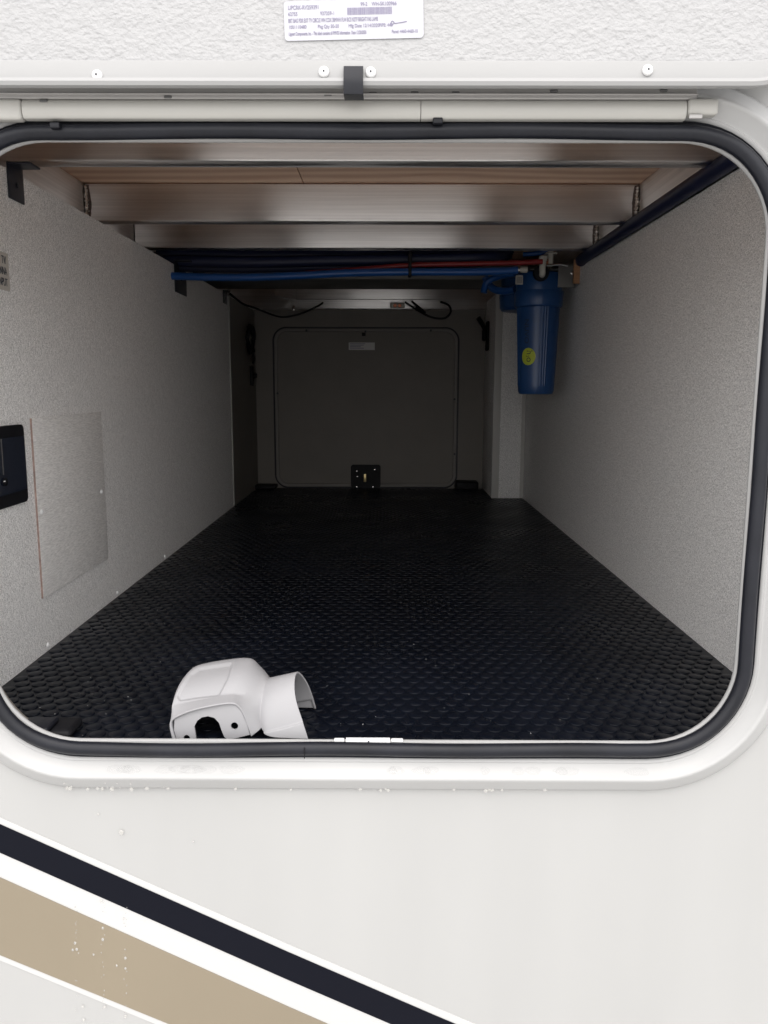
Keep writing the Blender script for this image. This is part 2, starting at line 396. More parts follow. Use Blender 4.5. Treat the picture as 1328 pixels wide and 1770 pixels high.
HX0, HX1 = at(35, 190, 'y', -.03).x, at(1190, 190, 'y', -.03).x
hg = thing('hinge', ((HX0+HX1)/2, -.03, .33), 'long cream and grey piano hinge between the raised door and the hatch opening', 'hinge')
zt_, zm, zb_ = at(660, 148, 'y', -.03).z, at(660, 168, 'y', -.03).z, at(660, 202, 'y', -.03).z
xsj = at(728, 190, 'y', -.03).x
for (xa, xb) in ((HX0, xsj-.0004), (xsj+.0004, HX1)):
    mb = MB(); pr = []
    for k in range(13):
        t = R(-100+200*k/12); pr.append((-.020-.0055*math.cos(t), (zm+zb_)/2+(zm-zb_)/2*math.sin(t)))
    pr += [(-.012, zm), (-.012, zb_)]
    vv = [(x, y, z) for x in (xa, xb) for (y, z) in pr]; n = len(pr)
    mb.add(vv, [(i, (i+1) % n, n+(i+1) % n, n+i) for i in range(n)]+[tuple(range(n)), tuple(range(n, 2*n))])
    mb.build('hinge_cover', M['white_alu2'], hg)
mb = MB().box((HX0-.04, -.024, zm), (HX1+.012, -.012, zt_+.004), .0015); mb.box((HX0-.04, -.0262, zt_-.0085), (HX1+.012, -.0235, zt_-.0065), .0008)
mb.build('hinge_leaf', M['hinge_grey'], hg)
xe = at(1245, 190, 'y', -.03).x
MB().box((HX1+.001, -.027, zb_+.004), (xe, -.010, zm+.001), .004).build('end_cap', M['white_alu2'], hg)
MB().box((HX0-.05, -.026, zb_-.002), (HX0-.001, -.010, zm), .004).build('end_cap', M['white_alu2'], hg)
MB().box((HX1+.002, -.029, zb_-.001), (HX1+.018, -.027, zb_+.004), .0008).build('end_clip', M['hinge_grey'], hg)
for (px, py) in ((75, 174), (290, 167), (567, 163), (645, 161), (717, 160), (788, 160), (958, 157), (1148, 156)):
    c = at(px, py, 'y', -.025)
    MB().box((c.x-.0048, c.y-.0004, c.z-.0016), (c.x+.0048, c.y+.002, c.z+.0016), .0014).build('screw', M['hscrew'], hg)
# small black plugs along the top of the seal
for (px, py) in ((95, 216), (757, 208)):
    c = at(px, py, 'y', -.022); MB().box((c.x-.006, -.024, c.z-.004), (c.x+.006, -.016, c.z+.003), .0015).build('seal_clip', M['rubber'], hf)

# ------------------------------------------------------------------ raised door
DZ0 = at(660, 149, 'y', -.062).z
DOOR = (-.026, .551, DZ0, DZ0+.72, .105)
dr = thing('hatch_door', (DOOR[0], -.05, DZ0), 'raised white hatch door showing its pebbled inner face above the opening', 'hatch door')
mb = MB(); ring(mb, [(-.012, -.050), (-.001, -.052), (0, -.056), (-.0015, -.0605), (-.0055, -.0625), (-.0095, -.0605), (-.0105, -.0565), (-.0125, -.0560), (-.0285, -.0565), (-.0300, -.0555), (-.0300, -.0500)], DOOR)
mb.build('door_trim', M['trim_alu'], dr, ang=40)
lp = rr(-.0285, *DOOR); mb = MB().poly([(x, -.0535, z) for x, z in lp], (0, .018, 0)); mb.build('door_panel', M['pebble'], dr, smooth=False)
for (px, py) in ((168, 130), (560, 124), (641, 125), (1120, 121)):
    c = at(px, py, 'y', -.0575); s = MB().lathe([(.0001, -.0032), (.003, -.0030), (.0052, -.0018), (.0062, 0), (.0062, .001)], c, 'y', 20).build('door_screw', M['screww'], dr)
    MB().box((c.x-.0011, -.0611, c.z-.0011), (c.x+.0011, -.0604, c.z+.0011)).build('socket', M['ink_dark'], s)
# pull tab across the edge
a = at(594, 112, 'y', -.063); b2 = at(628, 163, 'y', -.063)
mb = MB(); pr = [(-.0578, a.z), (-.0595, a.z), (-.0655, a.z-.014), (-.0660, b2.z+.010), (-.0640, b2.z), (-.040, b2.z+.001), (-.040, b2.z+.003), (-.0622, b2.z+.0035), (-.0635, b2.z+.010), (-.0632, a.z-.014)]
vv = [(x, y, z) for x in (a.x, b2.x) for (y, z) in pr]; n = len(pr)
mb.add(vv, [(i, (i+1) % n, n+(i+1) % n, n+i) for i in range(n)]+[tuple(range(n)), tuple(range(n, 2*n))])
tag(mb.build('pull_tab', M['rubber'], dr), 'short black rubber tab folded over the door edge')
# data sticker
c0 = at(491, 8, 'y', -.0545); c1 = at(732, 70, 'y', -.0545)
wid, hei = c1.x-c0.x, c0.z-c1.z+.004
th = R(1.3); cen = Vector(((c0.x+c1.x)/2, -.0550, (c0.z+c1.z)/2+.003))
lm = Matrix.Translation(cen) @ Matrix.Rotation(th, 4, 'Y').inverted() @ Matrix.Rotation(math.pi/2, 4, 'X')
lp = rr(0, 0, wid/2, -hei/2, hei/2, .004, 5)
mb = MB(); mb.poly([lm @ Vector((x, z, 0)) for x, z in lp], (0, .0008, 0)); st = mb.build('sticker', M['label'], dr, smooth=False)
def lt(s, u, vv_, size, sx=1.0):
    text('print', s, size, lm @ Matrix.Translation(((u-.5)*wid, (.5-vv_)*hei, .0003)), M['inkg'], st, sx=sx)
lt('LIPCRK-RV259391', .03, .17, .0062, .75); lt('99-2', .55, .12, .0055, .8); lt('WH-SK100966', .63, .12, .0058, .8)
lt('62755', .03, .33, .0055, .8); lt('937359-1', .26, .33, .0055, .8)
lt('BRT BAG PDR EXT TV CIRCLE WH COX 30MWH FLW BCS N2TF BRIGHT FAS LAMB', .03, .50, .0062, .45)
lt('1001110480', .03, .66, .0052, .8); lt('Pkg Qty 50-50', .24, .66, .0052, .8); lt('Mfg Date 12/14/2020', .46, .66, .0052, .8); lt('PIPE: 440', .68, .66, .0052, .8)
lt('Lippert Components, Inc. - This label contains all FMVSS information  Date 12/20/2020', .03, .83, .0054, .47); lt('Panel: 4460-4460-10', .77, .83, .0052, .7)
mb = MB(); u = .455
while u < .775:
    wd = random.choice((.0016, .0028, .0042)); 
    p = [lm @ Vector(((k-.5)*wid, (.5-q)*hei, .0003)) for (k, q) in ((u, .20), (u+wd, .20), (u+wd, .38), (u, .38))]; mb.poly(p, (0, .0002, 0)); u += wd+random.choice((.0015, .0025))
mb.build('barcode', M['inkg'], st, smooth=False)
mb = MB(); mb.tube([lm @ Vector(((k-.5)*wid, (.5-q)*hei, .0003)) for (k, q) in ((.79, .60), (.775, .56), (.765, .62), (.775, .67), (.785, .62), (.80, .62), (.84, .60), (.88, .58))], .0004, 6, 5); mb.build('logo', M['inkg'], st)

# ------------------------------------------------------------------ left wall furniture
def lwpt(px, py, off=0): return at(px, py, 'x', XL+off)
def poly_on_left(pts, th, name, m, parent=None, inset=0):
    P_ = [lwpt(px, py, inset) for px, py in pts]
    return MB().poly(P_, (th, 0, 0)).build(name, m, parent, smooth=False)
c = lwpt(115, 870)
ap = thing('access_panel', (XL, c.y, c.z-.1), 'pale grained access board screwed to the left wall beside the black monitor', 'access panel')
A = [lwpt(54, 722), lwpt(174, 713), lwpt(183, 968), lwpt(70, 1033)]
y0, y1, z0, z1 = (A[0].y+A[3].y)/2, (A[1].y+A[2].y)/2, (A[2].z+A[3].z)/2, (A[0].z+A[1].z)/2
MB().box((XL+.0005, y0, z0), (XL+.0042, y1, z1), .0006).build('board', M['panelboard'], ap)
MB().box((XL+.0003, y0-.0012, z0-.0005), (XL+.0036, y0-.0002, z1)).build('raw_edge', M['boardedge'], ap)
def capscrew(p, ax, s, name='screw', parent=None, m=None):
    pr = [(.0001, .0036), (.0026, .0034), (.0048, .0018), (.0054, 0)]
    pr = [(r, h*s) for r, h in pr]
    return MB().lathe(pr, p, ax, 14).build(name, m or M['screww'], parent)
for q in ((72, 885), (175, 850)):
    p = lwpt(*q, .0042); capscrew(p, 'x', 1, 'screw', ap)
for q, lab in (((285, 962), 'tiny white screw head on the left wall farthest in, low by the mat'), ((203, 1024), 'tiny white screw head low on the left wall below the access board'), ((83, 1115), 'tiny white screw head low on the left wall nearest the opening')):
    p = lwpt(*q); tag(capscrew(p, 'x', 1), lab, 'screw', 'white screws along the foot of the left wall')
# black monitor panel
B_ = [lwpt(-55, 735), lwpt(36, 733), lwpt(42, 866), lwpt(-45, 895)]
y1 = (B_[1].y+B_[2].y)/2; y0 = y1-.17; z1, z0 = B_[1].z, B_[2].z
mp_ = thing('monitor_panel', (XL, y0, z0), 'glossy black recessed monitor panel on the left wall at the photo edge', 'monitor')
def lrect(y0, y1, z0, z1, r, x, th, name, m, par):
    lp = rr(0, (y0+y1)/2, (y1-y0)/2, z0, z1, r, 6)
    return MB().poly([(x, a, b) for a, b in lp], (th, 0, 0)).build(name, m, par, smooth=False)
lrect(y0, y1, z0, z1, .010, XL+.0005, .006, 'bezel', M['black'], mp_)
lrect(y0+.012, y1-.004, z0+.022, z1-.020, .004, XL+.0066, .0016, 'screen', M['glassdark'], mp_)
p = lwpt(8, 833, .0085); MB().lathe([(.007, 0), (.007, .003), (.005, .004)], p, 'x', 16).build('button', M['black'], mp_)
p = lwpt(8, 832, .0125); MB().box((p.x-.0003, p.y-.003, p.z-.001), (p.x+.0002, p.y+.003, p.z+.001)).build('button_mark', M['screww'], mp_)
p = lwpt(4, 790, .0083); MB().box((p.x, p.y-.0015, p.z-.03), (p.x+.0004, p.y+.0015, p.z+.03)).build('slot', M['galv'], mp_)
# antenna label
a = lwpt(13, 440); b2 = lwpt(17, 503)
yl1 = (a.y+b2.y)/2; yl0 = yl1-.11; zl0, zl1 = b2.z-.001, a.z+.001
at_ = thing('antenna_label', (XL, yl1, zl0), 'buff label with black capitals on the left wall at the photo edge', 'label')
st2 = lrect(yl0, yl1, zl0, zl1, .003, XL+.0004, .0006, 'paper', M['labelb'], at_)
zc = (zl0+zl1)/2
for i, s in enumerate(('TV/', 'ANTENNA', 'INPUT')):
    mt = Matrix.Translation((XL+.0016, yl1-.009, zc+(1-i)*.0185)) @ Matrix.Rotation(math.pi/2, 4, 'Z') @ Matrix.Rotation(math.pi/2, 4, 'X')
    text('print', s, .0185, mt, M['ink'], at_, align='RIGHT', sx=.62)
# angle brackets
def angle(px0, px1, pyt, pyb, lab, arm=.042):
    p = lwpt((px0+px1)/2, pyt); q = lwpt((px0+px1)/2, pyb); ya = lwpt(px0, (pyt+pyb)/2).y; yb = lwpt(px1, (pyt+pyb)/2).y
    t = thing('angle_bracket', (XL, (ya+yb)/2, q.z), lab, 'bracket', 'black steel brackets on the left wall')
    MB().box((XL+.0008, ya, q.z), (XL+.0045, yb, p.z), .0012).build('plate', M['blacksteel'], t)
    MB().box((XL+.0008, ya, p.z-.004), (XL+arm, ya+(yb-ya)*.75, p.z-.0005), .0012).build('arm', M['blacksteel'], t)
    c = ((XL+.0048), (ya+yb)/2, (p.z+q.z)/2-.004); MB().lathe([(.0045, 0), (.0045, .002), (.002, .0028)], c, 'x', 12).build('bolt', M['blacksteel'], t)
    return t
angle(12, 37, 287, 347, 'black steel angle bracket high on the left wall nearest the opening')
angle(301, 320, 455, 508, 'black steel angle bracket on the left wall under the end of the blue pipe', .05)
angle(385, 391, 503, 525, 'tiny black steel bracket on the left wall at the top of the pale joint strip', .02)
p0 = lwpt(397, 512); p1 = lwpt(402, 878)
ym = (p0.y+p1.y)/2
tag(MB().box((XL+.0006, ym-.006, FZ+.002), (XL+.004, ym+.008, ZL-.002), .001).build('joint_strip', M['trimw']), 'thin pale vertical joint strip far back on the left wall', 'trim strip')
# thin boards behind the joint strip, in the shade-darkened board colour
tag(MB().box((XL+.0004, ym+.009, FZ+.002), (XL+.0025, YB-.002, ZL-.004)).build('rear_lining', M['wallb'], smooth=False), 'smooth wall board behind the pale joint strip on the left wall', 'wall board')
# coiled cable and switch on the left wall far end
c = at(434, 586, 'x', XL+.02)
cc = thing('cable_coil', c, 'black coil of cable hanging on the left wall near the far door', 'cable')
mb = MB()
for k in range(4):
    mb.tube([(c.x+random.uniform(-.008, .008), c.y+(.075+random.uniform(-.008, .008))*math.cos(t), c.z+(.062+random.uniform(-.005, .005))*math.sin(t)) for t in [i*math.pi/6 for i in range(13)]], .0055, 8, 4)
mb.build('coil', M['black'], cc)
MB().tube([(c.x, c.y+.04, c.z-.05), (c.x+.004, c.y+.05, c.z-.09), (c.x, c.y+.045, c.z-.11)], .005, 8).build('tail', M['black'], cc)
c = at(434, 650, 'x', XL+.003)
sw = thing('wall_latch', c, 'small black latch on the left wall below the cable coil', 'latch')
MB().box((XL+.003, c.y-.03, c.z-.045), (XL+.016, c.y+.02, c.z+.045), .004).build('plate', M['black'], sw)
MB().box((XL+.016, c.y-.012, c.z-.01), (XL+.032, c.y+.012, c.z+.012), .004).build('knob', M['black'], sw)

# ------------------------------------------------------------------ back wall
def bp(px, py, off=0): return at(px, py, 'y', YB-off)
a = bp(474, 568); b2 = bp(787, 856)
DB = ((a.x+b2.x)/2, (b2.x-a.x)/2, FZ-.02, a.z, .075)
fd = thing('far_hatch_door', (DB[0], YB-.02, FZ), 'closed grey hatch door with rounded top corners in the far wall', 'hatch door')
DB = (DB[0], DB[1], FZ+.006, a.z, .06)
mb = MB(); ring(mb, [(0, -0), (0, -.010), (-.004, -.013), (-.012, -.013), (-.016, -.009), (-.017, -.004)], DB); 
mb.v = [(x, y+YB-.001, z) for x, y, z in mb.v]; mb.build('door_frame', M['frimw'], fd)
mb = MB(); ring(mb, [(.0015, -.0005), (.0015, -.003), (.009, -.003), (.009, -.0005)], DB); mb.v = [(x, y+YB-.001, z) for x, y, z in mb.v]; mb.build('door_gasket', M['rubber'], fd)
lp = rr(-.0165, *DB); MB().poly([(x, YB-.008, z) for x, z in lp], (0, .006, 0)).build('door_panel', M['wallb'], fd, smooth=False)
for q in ((632, 573), (480, 680), (786, 690), (786, 785), (530, 571), (745, 571)):
    p = bp(*q, .0145); capscrew(p, 'y', -1, 'screw', fd, M['ink_dark'])
p = bp(629, 578, .014); MB().box((p.x-.009, p.y-.005, p.z-.008), (p.x+.009, p.y, p.z+.008), .001).build('door_tab', M['black'], fd)
a = bp(603, 592, .0105); b2 = bp(648, 605, .0105)
s3 = MB().box((a.x, a.y, b2.z), (b2.x, a.y+.001, a.z)).build('sticker', M['labeld'], fd, smooth=False)
mb = MB()
for i in range(4):
    zz = a.z-(i+.8)*(a.z-b2.z)/5; mb.box((a.x+.006, a.y-.0006, zz-.0016), (a.x+.02+random.uniform(.03, .09), a.y-.0001, zz+.0016))
mb.build('print', M['inkg'], s3, smooth=False)
a = bp(607, 803, .012); b2 = bp(658, 852, .012)
lt_ = thing('door_latch', (a.x, a.y, b2.z), 'square black latch box at the foot of the far hatch door', 'latch')
lpp = rr(0, (a.x+b2.x)/2, (b2.x-a.x)/2, max(b2.z, FZ+.004), a.z, .012, 5)
MB().poly([(x, YB-.010, z) for x, z in lpp], (0, -.02, 0)).build('housing', M['black'], lt_, smooth=False)
p = bp(631, 826, .031); MB().box((p.x-.006, p.y-.004, p.z-.02), (p.x+.006, p.y, p.z+.02), .001).build('key', M['brass'], lt_)
for q in ((617, 815), (648, 812), (645, 842), (617, 842), (618, 824)):
    p = bp(*q, .0305); MB().lathe([(.0001, -.003), (.004, -.002), (.004, 0)], p, 'y', 10).build('rivet', M['chrome'], lt_)
# corner blocks at the foot of the far wall
for (xa, xb, pt, lab) in ((437, 478, 838, 'low black corner block at the far left foot of the wall'), (788, 826, 832, 'low black corner block at the far right foot of the wall')):
    a = at(xa, pt, 'y', YB-.07); b2 = at(xb, 850, 'y', YB-.07)
    tag(MB().box((a.x, YB-.10, FZ+.001), (b2.x, YB-.001, a.z), .008).build('corner_block', M['black']), lab, 'block', 'black corner blocks by the far door')
# column on the right
yc = at(870, 862, 'z', FZ).y; xc = at(850, 862, 'z', FZ).x
cl = thing('corner_column', (xc, yc, FZ), 'boxed wall column in the far right corner behind the blue filters', 'column')
MB().box((xc, yc, FZ+.0022), (XR-.001, YB-.002, ZB-.006), .001).build('boxing', M['wall'], cl)
MB().box((xc-.002, yc-.003, FZ+.003), (xc+.03, yc-.0006, ZB-.008), .0008).build('edge_trim', M['trimw'], cl)
x2 = at(900, 862, 'y', yc).x
MB().box((x2-.006, yc-.003, FZ+.003), (XR-.002, yc-.0006, ZR-.008), .0008).build('edge_trim', M['trimw'], cl)
# hook latch on the column side
c = at(827, 578, 'y', YB-.14); c.x = xc
hk = thing('door_catch', c, 'black door catch with a slanting arm on the side of the far column', 'catch')
MB().box((xc-.012, c.y-.03, c.z-.075), (xc-.001, c.y+.03, c.z+.06), .004).build('plate', M['catch'], hk)
MB().tube([(xc-.012, c.y, c.z+.01), (xc-.03, c.y-.02, c.z+.04), (xc-.055, c.y-.03, c.z+.075)], .011, 10).build('arm', M['catch'], hk)
MB().box((xc-.03, c.y-.02, c.z-.03), (xc-.012, c.y+.02, c.z+.02), .005).build('pivot', M['catch'], hk)

# cables hanging near the far beam
yv = y4+.03
def cable(pts, r, lab, m=None):
    P_ = [at(x, y, 'y', yy) for x, y, yy in pts]
    return tag(MB().tube(P_, r, 8, 6).build('cable', m or M['black']), lab, 'cable', 'loose cables under the far beams')
cable([(398, 508, yv-.5), (420, 525, yv-.4), (440, 532, yv-.3), (465, 542, yv-.15), (490, 548, yv-.1), (520, 542, yv-.1), (548, 530, yv-.05), (560, 522, yv)], .0045, 'black cable sagging from the left wall below the far beams')
cable([(700, 522, yv-.1), (720, 535, yv-.1), (745, 548, yv-.12), (768, 550, yv-.12), (779, 540, yv-.1), (776, 528, yv-.08), (762, 522, yv-.05)], .005, 'black cable hanging in a loop beside the white socket')
cable([(712, 521, yv-.05), (735, 540, yv-.08), (720, 531, yv-.12), (700, 548, yv-.12)][:3], .005, 'short black cable end crossing the loop near the white socket')
c = at(687, 528, 'y', y5-.03)
sk = thing('socket', c, 'small white socket with two dark holes on the far beam', 'socket')
MB().box((c.x-.035, c.y-.012, c.z-.012), (c.x+.035, c.y+.01, c.z+.012), .005).build('body', M['fitting'], sk)
for s in (-.011, .011): MB().lathe([(.008, -.0145), (.009, -.0122)], (c.x+s, c.y, c.z-.002), 'y', 14).build('hole', M['copper'], sk)
c = at(508, 533, 'y', y5-.06)
tag(MB().lathe([(.003, -.012), (.008, -.009), (.009, 0), (.006, .012)], c, 'z', 14).build('bolt_head', M['chrome']), 'shiny bolt head under the far beam on the left', 'bolt')

# ------------------------------------------------------------------ plumbing
brk = at(1000, 470, 'x', XR); YF = brk.y+.05
yh = YF-.10
def pipe(pts, r, m, name, lab, cat, group=None, n=12):
    P_ = [at(x, y, 'y', yy) for x, y, yy in pts]
    return tag(MB().tube(P_, r, n, 8).build(name, m), lab, cat, group)
yp = at(303, 478, 'x', XL+.01).y
pipe([(296, 477, yp), (360, 479, yp), (440, 479, yp), (520, 476, yp), (600, 472, yp), (700, 470, yp), (800, 470, yp), (860, 469, yp), (895, 467, yp)], .0112, M['bluepipe'], 'blue_pipe', 'long blue water pipe crossing the compartment to the blue filters', 'pipe')
pipe([(304, 477, yp+.03), (380, 478, yp+.03), (480, 476, yp+.03), (560, 470, yp+.03), (640, 464, yp+.02), (720, 458, yp+.02), (820, 456, yp+.02), (900, 454, yp+.02), (938, 452, yp+.02)], .0075, M['redpipe'], 'red_pipe', 'red water pipe running just above the blue pipe', 'pipe')
for i, (pyl, pyr, rr_, dy) in enumerate(((440, 440, .016, .10), (452, 447, .018, .07), (464, 456, .012, .085), (446, 443, .015, .15))):
    pipe([(272-2*i, pyl-2, yp+dy), (420, pyl+1, yp+dy), (580, (pyl+pyr)/2+1, yp+dy), (740, pyr+1, yp+dy), (840, pyr-2, yp+dy), (880, pyr-14, yp+dy+.1)], rr_, M['hose'], 'dark_hose',
         ['dark hose at the top of the bundle over the blue pipe', 'thick dark hose in the middle of the bundle', 'thin dark hose lowest in the bundle, behind the red pipe', 'dark hose at the back of the bundle'][i], 'hose', 'bundle of dark hoses under the third beam')
c = at(709, 463, 'y', yp-.012)
tag(MB().box((c.x-.005, c.y-.002, c.z-.026), (c.x+.005, c.y+.04, c.z+.05), .003).build('cable_tie', M['black']), 'black strap holding the blue and red pipes together', 'strap')
# blue side loops
pipe([(836, 506, YF+.1), (842, 488, YF+.1), (862, 478, YF+.08), (890, 472, YF+.03)], .011, M['bluepipe'], 'blue_pipe', 'short blue pipe bending down behind the filter head', 'pipe')
pipe([(838, 478, YF+.2), (850, 497, YF+.2), (868, 503, YF+.18), (890, 500, YF+.15)], .013, M['bluepipe'], 'blue_pipe', 'short thick blue pipe curling up to the rear filter', 'pipe')
pipe([(905, 440, YF+.05), (935, 437, YF+.03), (948, 432, YF+.02)], .008, M['bluepipe'], 'blue_pipe', 'short blue pipe above the red pipe end near the fittings', 'pipe')
# filter canister
FX = at(930, 560, 'y', YF).x
zt = at(930, 467, 'y', YF-.07).z; zcol = at(930, 500, 'y', YF-.07).z; zbody = at(930, 522, 'y', YF-.07).z; zbot = at(930, 682, 'y', YF-.05).z
r1 = .0725
ft = thing('water_filter', (FX, YF, zbot), 'tall blue water filter canister with lime sticker hanging by the right wall', 'water filter')
rib = lambda th, h: 1+.022*(max(0, math.cos(th*12))**3)
prof = [(r1*.60, zbot), (r1*.77, zbot+.002), (r1*.83, zbot+.012), (r1*.845, zbot+.03), (r1*.98, zbody-.012)]
mb = MB(); mb.lathe([prof[0], prof[1], prof[2], (r1*.8445, zbot+.0302)], (FX, YF, 0), 'z', 72)
ribs = []
for i in range(9):
    k = i/8; ribs.append((r1*(.845+.135*k), zbot+.03+(zbody-.012-zbot-.03)*k))
def ribmod(th, h):
    # groups of raised vertical ribs, flat fields between
    a = (math.degrees(th)+360) % 90
    on = math.exp(-((a-3)/2.0)**2)+math.exp(-((a-10)/2.0)**2)+math.exp(-((a-17)/2.0)**2)
    return 1+.028*on
mb2 = MB(); mb2.lathe(ribs, (FX, YF, 0), 'z', 480, ribmod); mb.v = mb.v
mb.build('bowl_foot', M['blue'], ft); mb2.build('bowl', M['blue'], ft, ang=60)
MB().lathe([(r1*.97, zbody-.014), (r1*1.07, zbody-.010), (r1*1.10, zbody-.004), (r1*1.12, zcol-.004), (r1*1.10, zcol)], (FX, YF, 0), 'z', 64, lambda th, h: 1+.008*math.cos(th*24)).build('collar', M['blue'], ft)
hd = MB().lathe([(r1*1.04, zcol+.0005), (r1*1.05, zcol+.01), (r1*1.05, zt-.012), (r1*.98, zt-.003), (r1*.6, zt)], (FX, YF, 0), 'z', 64)
hd.build('head', M['blue'], ft)
pc = at(936, 472, 'y', YF-.085)
MB().lathe([(.024, -.004), (.025, 0), (.025, .02)], pc, 'y', 24).build('inlet_port', M['black'], ft)
fx = thing('elbow_fitting', pc, 'small white elbow fitting in the front port of the blue filter', 'fitting')
MB().tube([(pc.x+.002, pc.y-.004, pc.z-.006), (pc.x, pc.y-.02, pc.z), (pc.x-.001, pc.y-.022, pc.z+.014), (pc.x+.002, pc.y-.015, pc.z+.04)], [.010]*19, 12, 6).build('elbow', M['fitting'], fx)
MB().tube([(pc.x+.002, pc.y-.015, pc.z+.036), (pc.x+.002, pc.y-.015, pc.z+.05)], .013, 8, 0).build('nut', M['fitting'], fx)
# sticker with h2o
def onbowl(px, py):
    """angle and height on the bowl below the pixel"""
    p = at(px, py, 'y', YF-.066); return p
pz = at(914, 616, 'y', YF-.068); ang0 = math.asin(max(-1, min(1, (pz.x-FX)/(r1*.93))))
Rb = lambda z: r1*(.845+.135*(z-zbot-.03)/(zbody-.012-zbot-.03))
def wrap(obj, off):
    for q in obj.data.vertices:
        s, z, e = q.co.x, q.co.z, q.co.y
        rad = Rb(z)*1.0+off-e; a = ang0+s/Rb(z); q.co = (FX+rad*math.sin(a), YF-rad*math.cos(a), z)
zs = pz.z; rs_ = .0245
mb = MB(); cen_ = (0, 0, zs); vv = [(0, 0, zs)]
for j in (1, 2, 3):
    for k in range(32): vv.append((rs_*j/3*math.sin(2*math.pi*k/32), 0, zs+rs_*1.15*j/3*math.cos(2*math.pi*k/32)))
ff = [(0, 1+k, 1+(k+1) % 32) for k in range(32)]
for j in range(2): ff += [(1+j*32+k, 1+(j+1)*32+k, 1+(j+1)*32+(k+1) % 32, 1+j*32+(k+1) % 32) for k in range(32)]
mb.add(vv, ff); so_ = mb.build('sticker', M['green']); wrap(so_, .0012)
def par(o, p): o.parent = p; bpy.context.view_layer.update(); o.matrix_parent_inverse = p.matrix_world.inverted()
par(so_, ft)
def vt(s, x, z, size, sx=1.0, m='ink', off=.0017, p=None):
    # reads downwards, letter tops to the right
    mt = Matrix.Translation((x, 0, z)) @ Matrix.Rotation(math.pi/2, 4, 'X') @ Matrix.Rotation(-math.pi/2, 4, 'Z')
    o = text('print', s, size, mt, M[m], None, ext=.0001, sx=sx); wrap(o, off); par(o, p or ft); return o
vt('h', .004, zs+.021, .030, p=so_); vt('2', -.003, zs+.0045, .014, p=so_); vt('o', .004, zs-.002, .030, p=so_)
ang0 -= 0.12
vt('NUVO', .001, zs+.122, .022, 1.25, off=.0014)
# barcode tag on the head
p = at(898, 484, 'y', YF-.075)
tgp = MB().box((p.x-.012, p.y-.001, p.z-.014), (p.x+.011, p.y, p.z+.014)).build('tag', M['labelb'], ft, smooth=False)
mb = MB()
for i in range(6): mb.box((p.x-.009+i*.0032, p.y-.0016, p.z-.011), (p.x-.0075+i*.0032, p.y-.0011, p.z+.011))
mb.build('barcode', M['ink'], tgp, smooth=False)
# rear filter
YF2 = YF+.30; p = at(903, 500, 'y', YF2); z2 = at(880, 537, 'y', YF2-.06).z; z3 = at(880, 480, 'y', YF2-.06).z
f2 = thing('water_filter', (p.x, YF2, z2), 'short blue filter housing half hidden behind the tall one', 'water filter')
MB().lathe([(.05, z2), (.074, z2+.004), (.082, z2+.014), (.084, z2+.06)], (p.x, YF2, 0), 'z', 48, lambda th, h: 1+.006*math.cos(th*20)).build('collar', M['blue'], f2)
MB().lathe([(.078, z2+.061), (.078, z3), (.06, z3+.01)], (p.x, YF2, 0), 'z', 48).build('head', M['blue'], f2)
# mounting plate, wood block, white fittings
a = at(968, 462, 'y', YF-.06); b2 = at(994, 497, 'y', YF-.06)
fb = thing('filter_bracket', (FX, YF, zt), 'grey steel plate holding the filter to the right wall', 'bracket')
MB().box((a.x-.005, YF-.062, b2.z), (XR-.012, YF-.058, a.z+.006), .001).build('plate', M['galv'], fb)
MB().box((FX-.04, YF-.06, zt+.002), (XR-.001, YF+.30, zt+.006), .001).build('shelf', M['galv'], fb)
p = at(989, 472, 'y', YF-.063); MB().lathe([(.001, -.003), (.005, -.002), (.005, 0)], p, 'y', 12).build('screw', M['chrome'], fb)
a = at(993, 448, 'y', YF-.075); b2 = at(1008, 490, 'y', YF-.075)
tag(MB().box((a.x, YF-.075, b2.z), (XR-.0005, YF-.064, a.z), .001).build('wood_block', M['woodblock'], smooth=False), 'small raw pine block screwed to the right wall beside the filter', 'wood block')
p = at(952, 436, 'y', YF-.06)
wf = thing('tee_fitting', p, 'white plumbing tee with copper rings above the blue filter', 'fitting')
MB().tube([(p.x, p.y, p.z-.045), (p.x, p.y, p.z+.03)], .010, 12, 0).build('body', M['fitting'], wf)
MB().tube([(p.x-.024, p.y, p.z-.032), (p.x+.004, p.y, p.z-.030)], .009, 12, 0).build('branch', M['fitting'], wf)
MB().tube([(p.x, p.y, p.z+.006), (p.x, p.y, p.z+.016)], .0135, 14, 0).build('ring', M['copper'], wf)
MB().tube([(p.x-.018, p.y, p.z-.032), (p.x-.008, p.y, p.z-.032)], .012, 14, 0).build('ring', M['copper'], wf)
MB().box((p.x-.017, p.y-.013, p.z-.006), (p.x+.019, p.y+.013, p.z-.002), .001).build('collar', M['fitting'], wf)
MB().tube([(p.x-.015, p.y-.014, p.z-.043), (p.x+.03, p.y-.012, p.z-.040), (p.x+.055, p.y-.010, p.z-.045)], .004, 8, 5).build('clip', M['chrome'], wf)
p = at(904, 466, 'y', YF-.07)
wf = thing('pipe_fitting', p, 'white fitting at the end of the blue pipe by the filter tag', 'fitting')
MB().tube([(p.x-.016, p.y, p.z), (p.x+.014, p.y, p.z)], .010, 12, 0).build('sleeve', M['fitting'], wf)
MB().tube([(p.x-.018, p.y, p.z), (p.x-.010, p.y, p.z)], .0125, 12, 0).build('ring', M['chrome'], wf)
